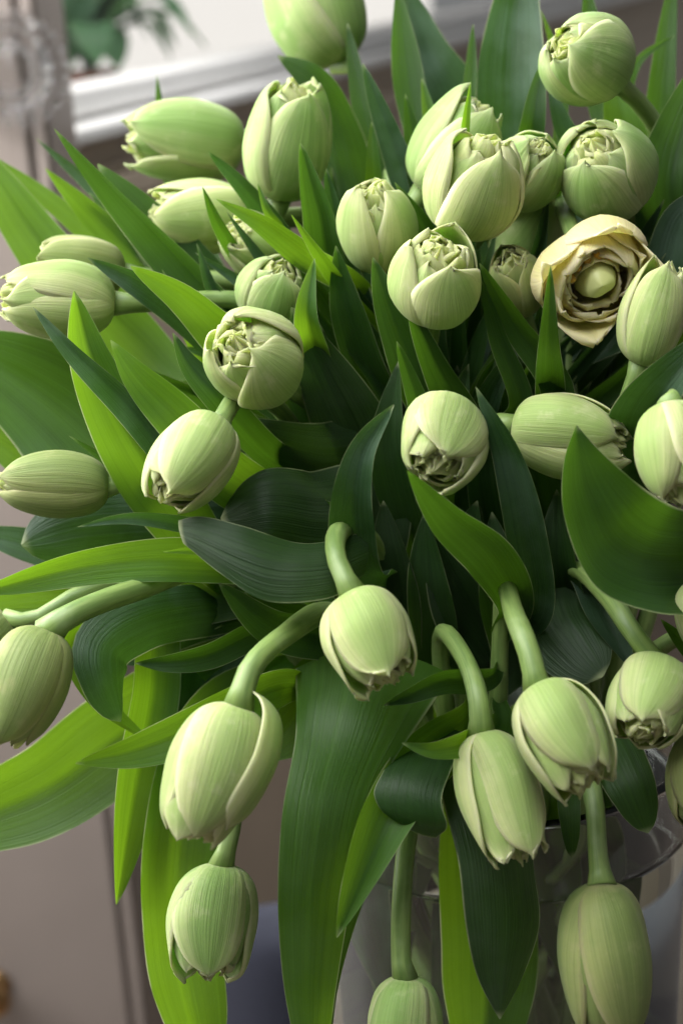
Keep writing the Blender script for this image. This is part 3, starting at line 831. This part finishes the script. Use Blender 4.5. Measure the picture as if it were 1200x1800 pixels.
Lf([(380, 990, -.03), (240, 790, .0), (165, 640, .005), (131, 512, .01)], 132, 'y', (0, 10), .45)
Lf([(340, 850, .0), (220, 710, .02), (130, 620, .025), (59, 540, .02)], 58, 'b', (-20, 30), .5)
Lf([(420, 850, .0), (320, 740, .025), (240, 660, .03), (195, 598, .03)], 108, 'y', (0, 15), .35)
Lf([(470, 800, -.02), (380, 700, .0), (330, 640, .0), (304, 585, .0)], 72, 'g', (-25, -10), .5)
Lf([(420, 960, -.07), (230, 820, -.06), (90, 700, -.06), (-90, 590, -.06)], 270, 'g', (0, 10), .3)
Lf([(320, 960, -.08), (120, 850, -.08), (-60, 740, -.08)], 120, 'y', (0, 0), .2)
Lf([(470, 900, -.05), (310, 915, -.04), (140, 930, -.03), (38, 958, -.03)], 150, 'b', (0, 0), -.25, 'b')
Lf([(480, 1010, -.02), (330, 985, .01), (170, 995, .02), (-50, 1045, .02)], 84, 'y', (-20, 10), .35)
Lf([(500, 1030, -.03), (380, 1052, -.03), (260, 1080, -.03), (150, 1098, -.03)], 92, 'y', (0, 0), .3)
Lf([(420, 950, .02), (310, 920, .04), (220, 912, .045), (136, 926, .045)], 34, 'b', (0, 0), .4)
Lf([(430, 980, .03), (345, 968, .045), (287, 970, .05)], 26, 'y', (0, 0), .4)
Lf([(220, 1000, -.06), (60, 960, -.06), (-60, 930, -.06)], 80, 'b', (0, 0), .3)
Lf([(230, 1060, -.05), (80, 1070, -.05), (-60, 1075, -.05)], 110, 'y', (0, 0), .3)
sheet([(640, 935, .02), (540, 955, .045), (430, 925, .055), (350, 908, .05), (314, 915, .045)],
      [(640, 1010, .03), (575, 1052, .06), (470, 1058, .065), (390, 1010, .06), (322, 955, .05)], 'o', .16)
Lf([(660, 890, -.03), (560, 890, .0), (470, 880, .015), (388, 912, .01)], 150, 'o', (10, -30), -.3, 'b')
Lf([(690, 800, -.05), (560, 800, -.03), (470, 770, -.02), (400, 735, -.02)], 120, 'o', (20, 20), -.3)
Lf([(640, 1000, .0), (622, 880, .04), (640, 790, .05), (692, 711, .055)], 92, 'b', (30, 10), .4)
Lf([(720, 930, -.04), (686, 780, -.02), (700, 635, -.01)], 80, 'g', (0, 30), .4)
Lf([(765, 800, -.01), (735, 710, .02), (697, 600, .035)], 72, 'g', (0, 0), .45, 's')
Lf([(820, 760, -.03), (765, 640, .0), (717, 532, .02)], 84, 'g', (0, 20), .4, 's')
Lf([(840, 760, -.04), (875, 670, -.02), (917, 604, -.01)], 52, 'b', (0, 20), .4)
Lf([(835, 740, -.05), (855, 670, -.04), (872, 625, -.03)], 40, 'g', (0, 20), .4)
Lf([(935, 1080, -.01), (925, 930, .03), (890, 790, .045), (836, 680, .05)], 84, 'b', (0, 25), .35)
Lf([(905, 1070, .0), (860, 975, .04), (785, 905, .065), (716, 827, .085)], 98, 'g', (-10, 35), .4)
Lf([(880, 1180, -.05), (810, 1060, -.03), (755, 920, -.02)], 120, 'o', (0, 20), .4)
sheet([(1260, 1075, .03), (1150, 1078, .075), (1050, 1030, .085), (990, 905, .08), (990, 810, .075), (1012, 747, .075)],
      [(1260, 900, .0), (1190, 890, .03), (1140, 868, .06), (1080, 815, .07), (1040, 778, .075), (1014, 748, .075)], 'g', -.22)
Lf([(1095, 850, -.03), (1138, 730, .03), (1190, 655, .065), (1285, 560, .075)], 130, 'b', (0, 20), .5)
Lf([(960, 800, -.05), (966, 700, -.02), (964, 600, .035), (967, 468, .055)], 70, 'g', (0, 0), .35, 's')
Lf([(980, 700, -.01), (905, 570, .01), (842, 462, .03)], 74, 'g', (0, 20), .35, 's')
Lf([(915, 720, -.01), (875, 590, .01), (844, 490, .025)], 54, 'g', (0, 20), .35, 's')
Lf([(760, 720, -.03), (695, 570, -.01), (655, 452, .0)], 84, 'g', (0, 10), .35)
Lf([(660, 680, -.05), (612, 550, -.03), (590, 432, -.02)], 76, 'g', (0, 10), .4)
Lf([(560, 640, -.03), (540, 550, .0), (553, 454, .0)], 60, 'y', (0, 20), .5)
Lf([(690, 900, -.06), (600, 710, -.03), (512, 540, -.01)], 140, 'o', (10, 10), .3)
Lf([(640, 520, -.06), (540, 450, -.03), (460, 392, -.02), (380, 350, -.02)], 58, 'y', (10, 20), .4)
Lf([(500, 420, -.08), (430, 330, -.06), (366, 266, -.05)], 48, 'b', (10, 20), .4)
Lf([(440, 480, -.07), (385, 395, -.05), (356, 328, -.04)], 34, 'g', (10, 20), .4)
Lf([(620, 530, -.04), (555, 440, -.01), (512, 377, .0)], 32, 'y', (0, 20), .4)
Lf([(500, 420, -.05), (470, 370, -.04), (453, 322, -.04)], 24, 'y', (0, 20), .4)
Lf([(590, 500, -.06), (560, 370, -.04), (528, 252, -.03)], 74, 'g', (0, 20), .4)
Lf([(620, 500, -.06), (590, 380, -.05), (573, 296, -.04)], 52, 'b', (0, 20), .5)
Lf([(640, 400, -.14), (590, 230, -.13), (550, 145, -.12), (488, 98, -.12)], 100, 'g', (0, 10), -.3)
Lf([(770, 460, -.10), (705, 290, -.09), (638, 112, -.08)], 62, 'b', (10, 20), .4)
Lf([(660, 400, -.10), (656, 300, -.08), (653, 214, -.08)], 48, 'y', (0, 0), .4, 's')
Lf([(790, 330, -.12), (760, 220, -.11), (741, 138, -.11)], 58, 'y', (0, 10), .4, 's')
Lf([(812, 300, -.05), (818, 220, -.02), (827, 143, -.015)], 36, 'y', (0, 0), .4, 's')
Lf([(765, 420, -.10), (735, 290, -.09), (712, 165, -.08)], 50, 'g', (0, 10), .4)
Lf([(750, 320, -.13), (720, 150, -.13), (698, -30, -.13)], 62, 'g', (0, 10), .3)
Lf([(850, 340, -.17), (800, 170, -.16), (755, 90, -.16), (720, -20, -.16)], 110, 'b', (0, 10), .3)
Lf([(770, 240, -.19), (745, 100, -.18), (700, -40, -.18)], 90, 'b', (0, 10), .3)
Lf([(905, 330, -.12), (897, 160, -.11), (905, 20, -.11), (925, -120, -.11)], 125, 'b', (0, 0), .3)
Lf([(812, 280, -.13), (826, 150, -.12), (831, 42, -.12)], 34, 'g', (0, 10), .3)
Lf([(925, 330, -.09), (938, 210, -.07), (952, 110, -.07)], 56, 'g', (0, 10), .4)
Lf([(1040, 320, -.10), (990, 220, -.09), (963, 140, -.09)], 48, 'b', (0, 10), .4)
Lf([(1120, 340, -.11), (1095, 210, -.10), (1075, 120, -.10)], 90, 'y', (0, 10), .3)
Lf([(1150, 330, -.14), (1165, 130, -.13), (1185, -60, -.13)], 52, 'g', (0, 10), .3)
Lf([(1100, 200, -.13), (1120, 110, -.12), (1185, 62, -.12)], 24, 'g', (0, 0), .3)
Lf([(1170, 470, -.07), (1180, 300, -.06), (1240, 90, -.06)], 130, 'g', (0, 10), .4)
Lf([(1150, 520, -.05), (1200, 380, -.04), (1280, 330, -.04)], 90, 'b', (0, 10), .4)
Lf([(1060, 200, -.13), (1040, 60, -.13), (1028, -40, -.13)], 52, 'g', (0, 0), .3)
Lf([(985, 120, -.13), (965, 60, -.13), (950, 18, -.13)], 26, 'y', (0, 0), .3)
Lf([(290, 280, -.17), (282, 200, -.17), (276, 132, -.17)], 36, 'g', (0, 0), .3)
Lf([(700, 420, -.14), (640, 200, -.14), (610, 40, -.14)], 50, 'g', (0, 10), .3)
# --- lower part
sheet([(520, 1180, -.02), (520, 1290, .02), (496, 1420, .03), (488, 1560, .03), (497, 1720, .03), (520, 1850, .03)],
      [(790, 1180, .0), (735, 1270, .035), (670, 1380, .04), (630, 1520, .035), (600, 1680, .03), (575, 1850, .03)], 'y', .18)  # brighter leaf colour stands in for light missing behind it
Lf([(660, 1430, -.01), (600, 1620, .005), (575, 1740, .01), (575, 1860, .01)], 56, 'g', (20, 20), .3)
Lf([(830, 1270, -.02), (745, 1345, .03), (690, 1430, .045), (640, 1540, .05), (592, 1648, .05)], 118, 'y', (20, -25), .6)
sheet([(720, 1290, .0), (672, 1355, .045), (656, 1395, .05), (672, 1425, .05), (690, 1432, .045)],
      [(820, 1290, .0), (790, 1360, .05), (776, 1410, .06), (786, 1450, .06), (765, 1476, .045)], 'g', .10)
sheet([(760, 1290, -.02), (775, 1390, .03), (800, 1500, .05), (815, 1620, .05), (840, 1720, .045), (877, 1792, .04)],
      [(880, 1290, -.02), (930, 1400, .02), (940, 1520, .025), (950, 1620, .03), (920, 1710, .035), (880, 1790, .04)], 'o', .14)
Lf([(850, 1350, -.02), (850, 1500, -.01), (860, 1680, -.01), (850, 1880, -.01)], 175, 'y', (0, 0), .3, 'b')
Lf([(880, 1270, .0), (800, 1312, .06), (750, 1318, .07), (706, 1306, .07)], 66, 'y', (20, 0), .45)
Lf([(860, 1190, .0), (775, 1198, .03), (720, 1222, .04), (674, 1240, .04)], 54, 'g', (30, 10), .5)
Lf([(1040, 1270, -.01), (1105, 1375, .03), (1138, 1464, .035)], 96, 'g', (0, 0), -.3, 'b')
Lf([(985, 1330, .0), (1000, 1430, .03), (1004, 1508, .035)], 42, 'g', (0, 0), .3, 'b')
Lf([(930, 1000, -.05), (985, 1100, -.005), (1030, 1160, .01), (1058, 1190, .015)], 165, 'o', (0, 10), -.25, 'b')
Lf([(1020, 1000, -.03), (1070, 1100, .0), (1112, 1180, .01)], 76, 'b', (0, 30), .3)
Lf([(1280, 1200, .0), (1210, 1140, .03), (1160, 1088, .04)], 56, 'g', (0, 0), .3)
Lf([(460, 1110, -.02), (370, 1150, .0), (300, 1164, .01), (238, 1166, .01)], 58, 'g', (15, 15), .4)
Lf([(480, 1210, .0), (330, 1285, .03), (230, 1322, .04), (133, 1342, .045)], 92, 'y', (20, 5), .4)
Lf([(400, 1180, -.05), (220, 1290, -.05), (80, 1390, -.05), (-110, 1465, -.05)], 175, 'y', (0, 0), .25, 'b')
Lf([(290, 1060, -.04), (268, 1230, -.03), (232, 1430, -.02), (205, 1590, -.02)], 98, 'y', (15, 20), .35)
Lf([(390, 1070, -.03), (255, 1095, .0), (190, 1140, .01), (190, 1190, .015), (213, 1268, .01)], 120, 'b', (-20, 40), -.4, 'b')
Lf([(300, 1060, -.05), (130, 1120, -.02), (160, 1220, -.01), (270, 1310, -.01)], 70, 'y', (30, 40), .4)
Lf([(390, 1250, -.04), (318, 1480, -.02), (322, 1680, -.02), (365, 1880, -.02)], 146, 'y', (0, 10), .3, 'b')  # hanging leaf, lime colour in place of backlight
Lf([(400, 1030, -.06), (365, 1180, -.05), (330, 1360, -.05)], 130, 'b', (0, 0), .3)
Lf([(600, 1170, -.04), (520, 1260, -.03), (460, 1330, -.03)], 120, 'y', (0, 0), .3, 'b')
Lf([(600, 1130, -.02), (480, 1100, .0), (385, 1025, .01)], 84, 'g', (20, 10), .4)
Lf([(590, 1100, -.03), (500, 1080, -.01), (430, 1040, .0)], 80, 'g', (0, 10), .4)
# --- deep filling leaves round the hollow
rf = random.Random(21)
for k in range(64):
    a = 2 * math.pi * k / 64 + rf.uniform(-.1, .1)
    r1 = rf.uniform(220, 430); cxk, cyk = 790, 930
    st = (1.0 if math.sin(a) > -0.2 else .62)
    p0 = (cxk + 60 * math.cos(a), cyk + 120 - 60 * math.sin(a), -.12)
    p1 = (cxk + r1 * .55 * math.cos(a), cyk - r1 * .55 * math.sin(a) * st, -.085 + rf.uniform(-.02, .015))
    p2 = (cxk + r1 * math.cos(a + .1), cyk - r1 * math.sin(a + .1) * st, -.07 + rf.uniform(-.03, .01))
    Lf([p0, p1, p2], rf.uniform(60, 120), rf.choice('ggob'), (rf.uniform(-50, 50), rf.uniform(-60, 60)), rf.uniform(.2, .6), wave=.12)

for k in range(58):                              # leaves standing behind the upper flowers
    x = 470 + 760 * k / 57 + rf.uniform(-20, 20); yt = rf.uniform(260, 520)
    z0 = rf.uniform(-.17, -.11)
    Lf([(790 + (x - 790) * .55, 960, -.13), (790 + (x - 790) * .85, 700, z0), (x, yt, z0 + .01)], rf.uniform(60, 120), rf.choice('gggb'), (rf.uniform(-25, 25), rf.uniform(-25, 25)), rf.uniform(.2, .5))

for k in range(12):                              # leaves that reach down into the vase
    x = 640 + 420 * k / 11 + rf.uniform(-25, 25); z0 = rf.uniform(-.15, -.085)
    Lf([(840 + (x - 840) * .7, 1290, z0 - .02), (x, 1480, z0), (x + rf.uniform(-50, 50), rf.uniform(1600, 1850), z0)], rf.uniform(70, 120), rf.choice('goby'), (rf.uniform(-40, 40), rf.uniform(-40, 40)), rf.uniform(.2, .5))

for k in range(70):                              # narrow blades between the flowers
    a = math.radians(15 + 190 * k / 69) + rf.uniform(-.03, .03); r1 = rf.uniform(380, 760); r0_ = r1 - rf.uniform(230, 330)
    z1 = rf.uniform(-.10, -.05); bend = rf.uniform(-.10, .10)
    q = lambda r_, b_: (800 + r_ * math.cos(a + b_), 960 - r_ * math.sin(a + b_) * .95)
    Lf([(*q(r0_ * .55, 0), -.09), (*q((r0_ + r1) / 2, 0), z1), (*q(r1, bend), z1 + .015)], rf.uniform(34, 62), rf.choice('gggyb'), (rf.uniform(-40, 40), rf.uniform(-50, 50)), rf.uniform(.3, .6), wave=.12)
for x, y0, y1, w in ((760, 1180, 900, 95), (820, 1150, 880, 110), (880, 1170, 900, 100), (930, 1150, 880, 110), (985, 1120, 860, 100), (1040, 1090, 880, 110), (700, 1150, 880, 100), (860, 1000, 690, 95), (800, 980, 640, 90), (930, 960, 640, 100)):
    Lf([(x + 20, y0, -.06), (x, (y0 + y1) / 2, -.015 + rf.uniform(-.02, 0)), (x + rf.uniform(-50, 50), y1, -.02)], w, rf.choice('ggo'), (rf.uniform(-30, 30), rf.uniform(-40, 40)), rf.uniform(.3, .5), wave=.12)

for k in range(34):                              # more narrow blades in the upper left of the fan
    a = math.radians(60 + 140 * k / 33) + rf.uniform(-.04, .04); r1 = rf.uniform(430, 740); r0_ = r1 - rf.uniform(200, 300)
    z1 = rf.uniform(-.065, -.035); bend = rf.uniform(-.08, .08)
    q = lambda r_, b_: (800 + r_ * math.cos(a + b_), 960 - r_ * math.sin(a + b_) * .95)
    Lf([(*q(r0_ * .55, 0), -.09), (*q((r0_ + r1) / 2, 0), z1), (*q(r1, bend), z1 + .01)], rf.uniform(30, 52), rf.choice('gggb'), (rf.uniform(-30, 30), rf.uniform(-50, 50)), rf.uniform(.3, .6), wave=.12)
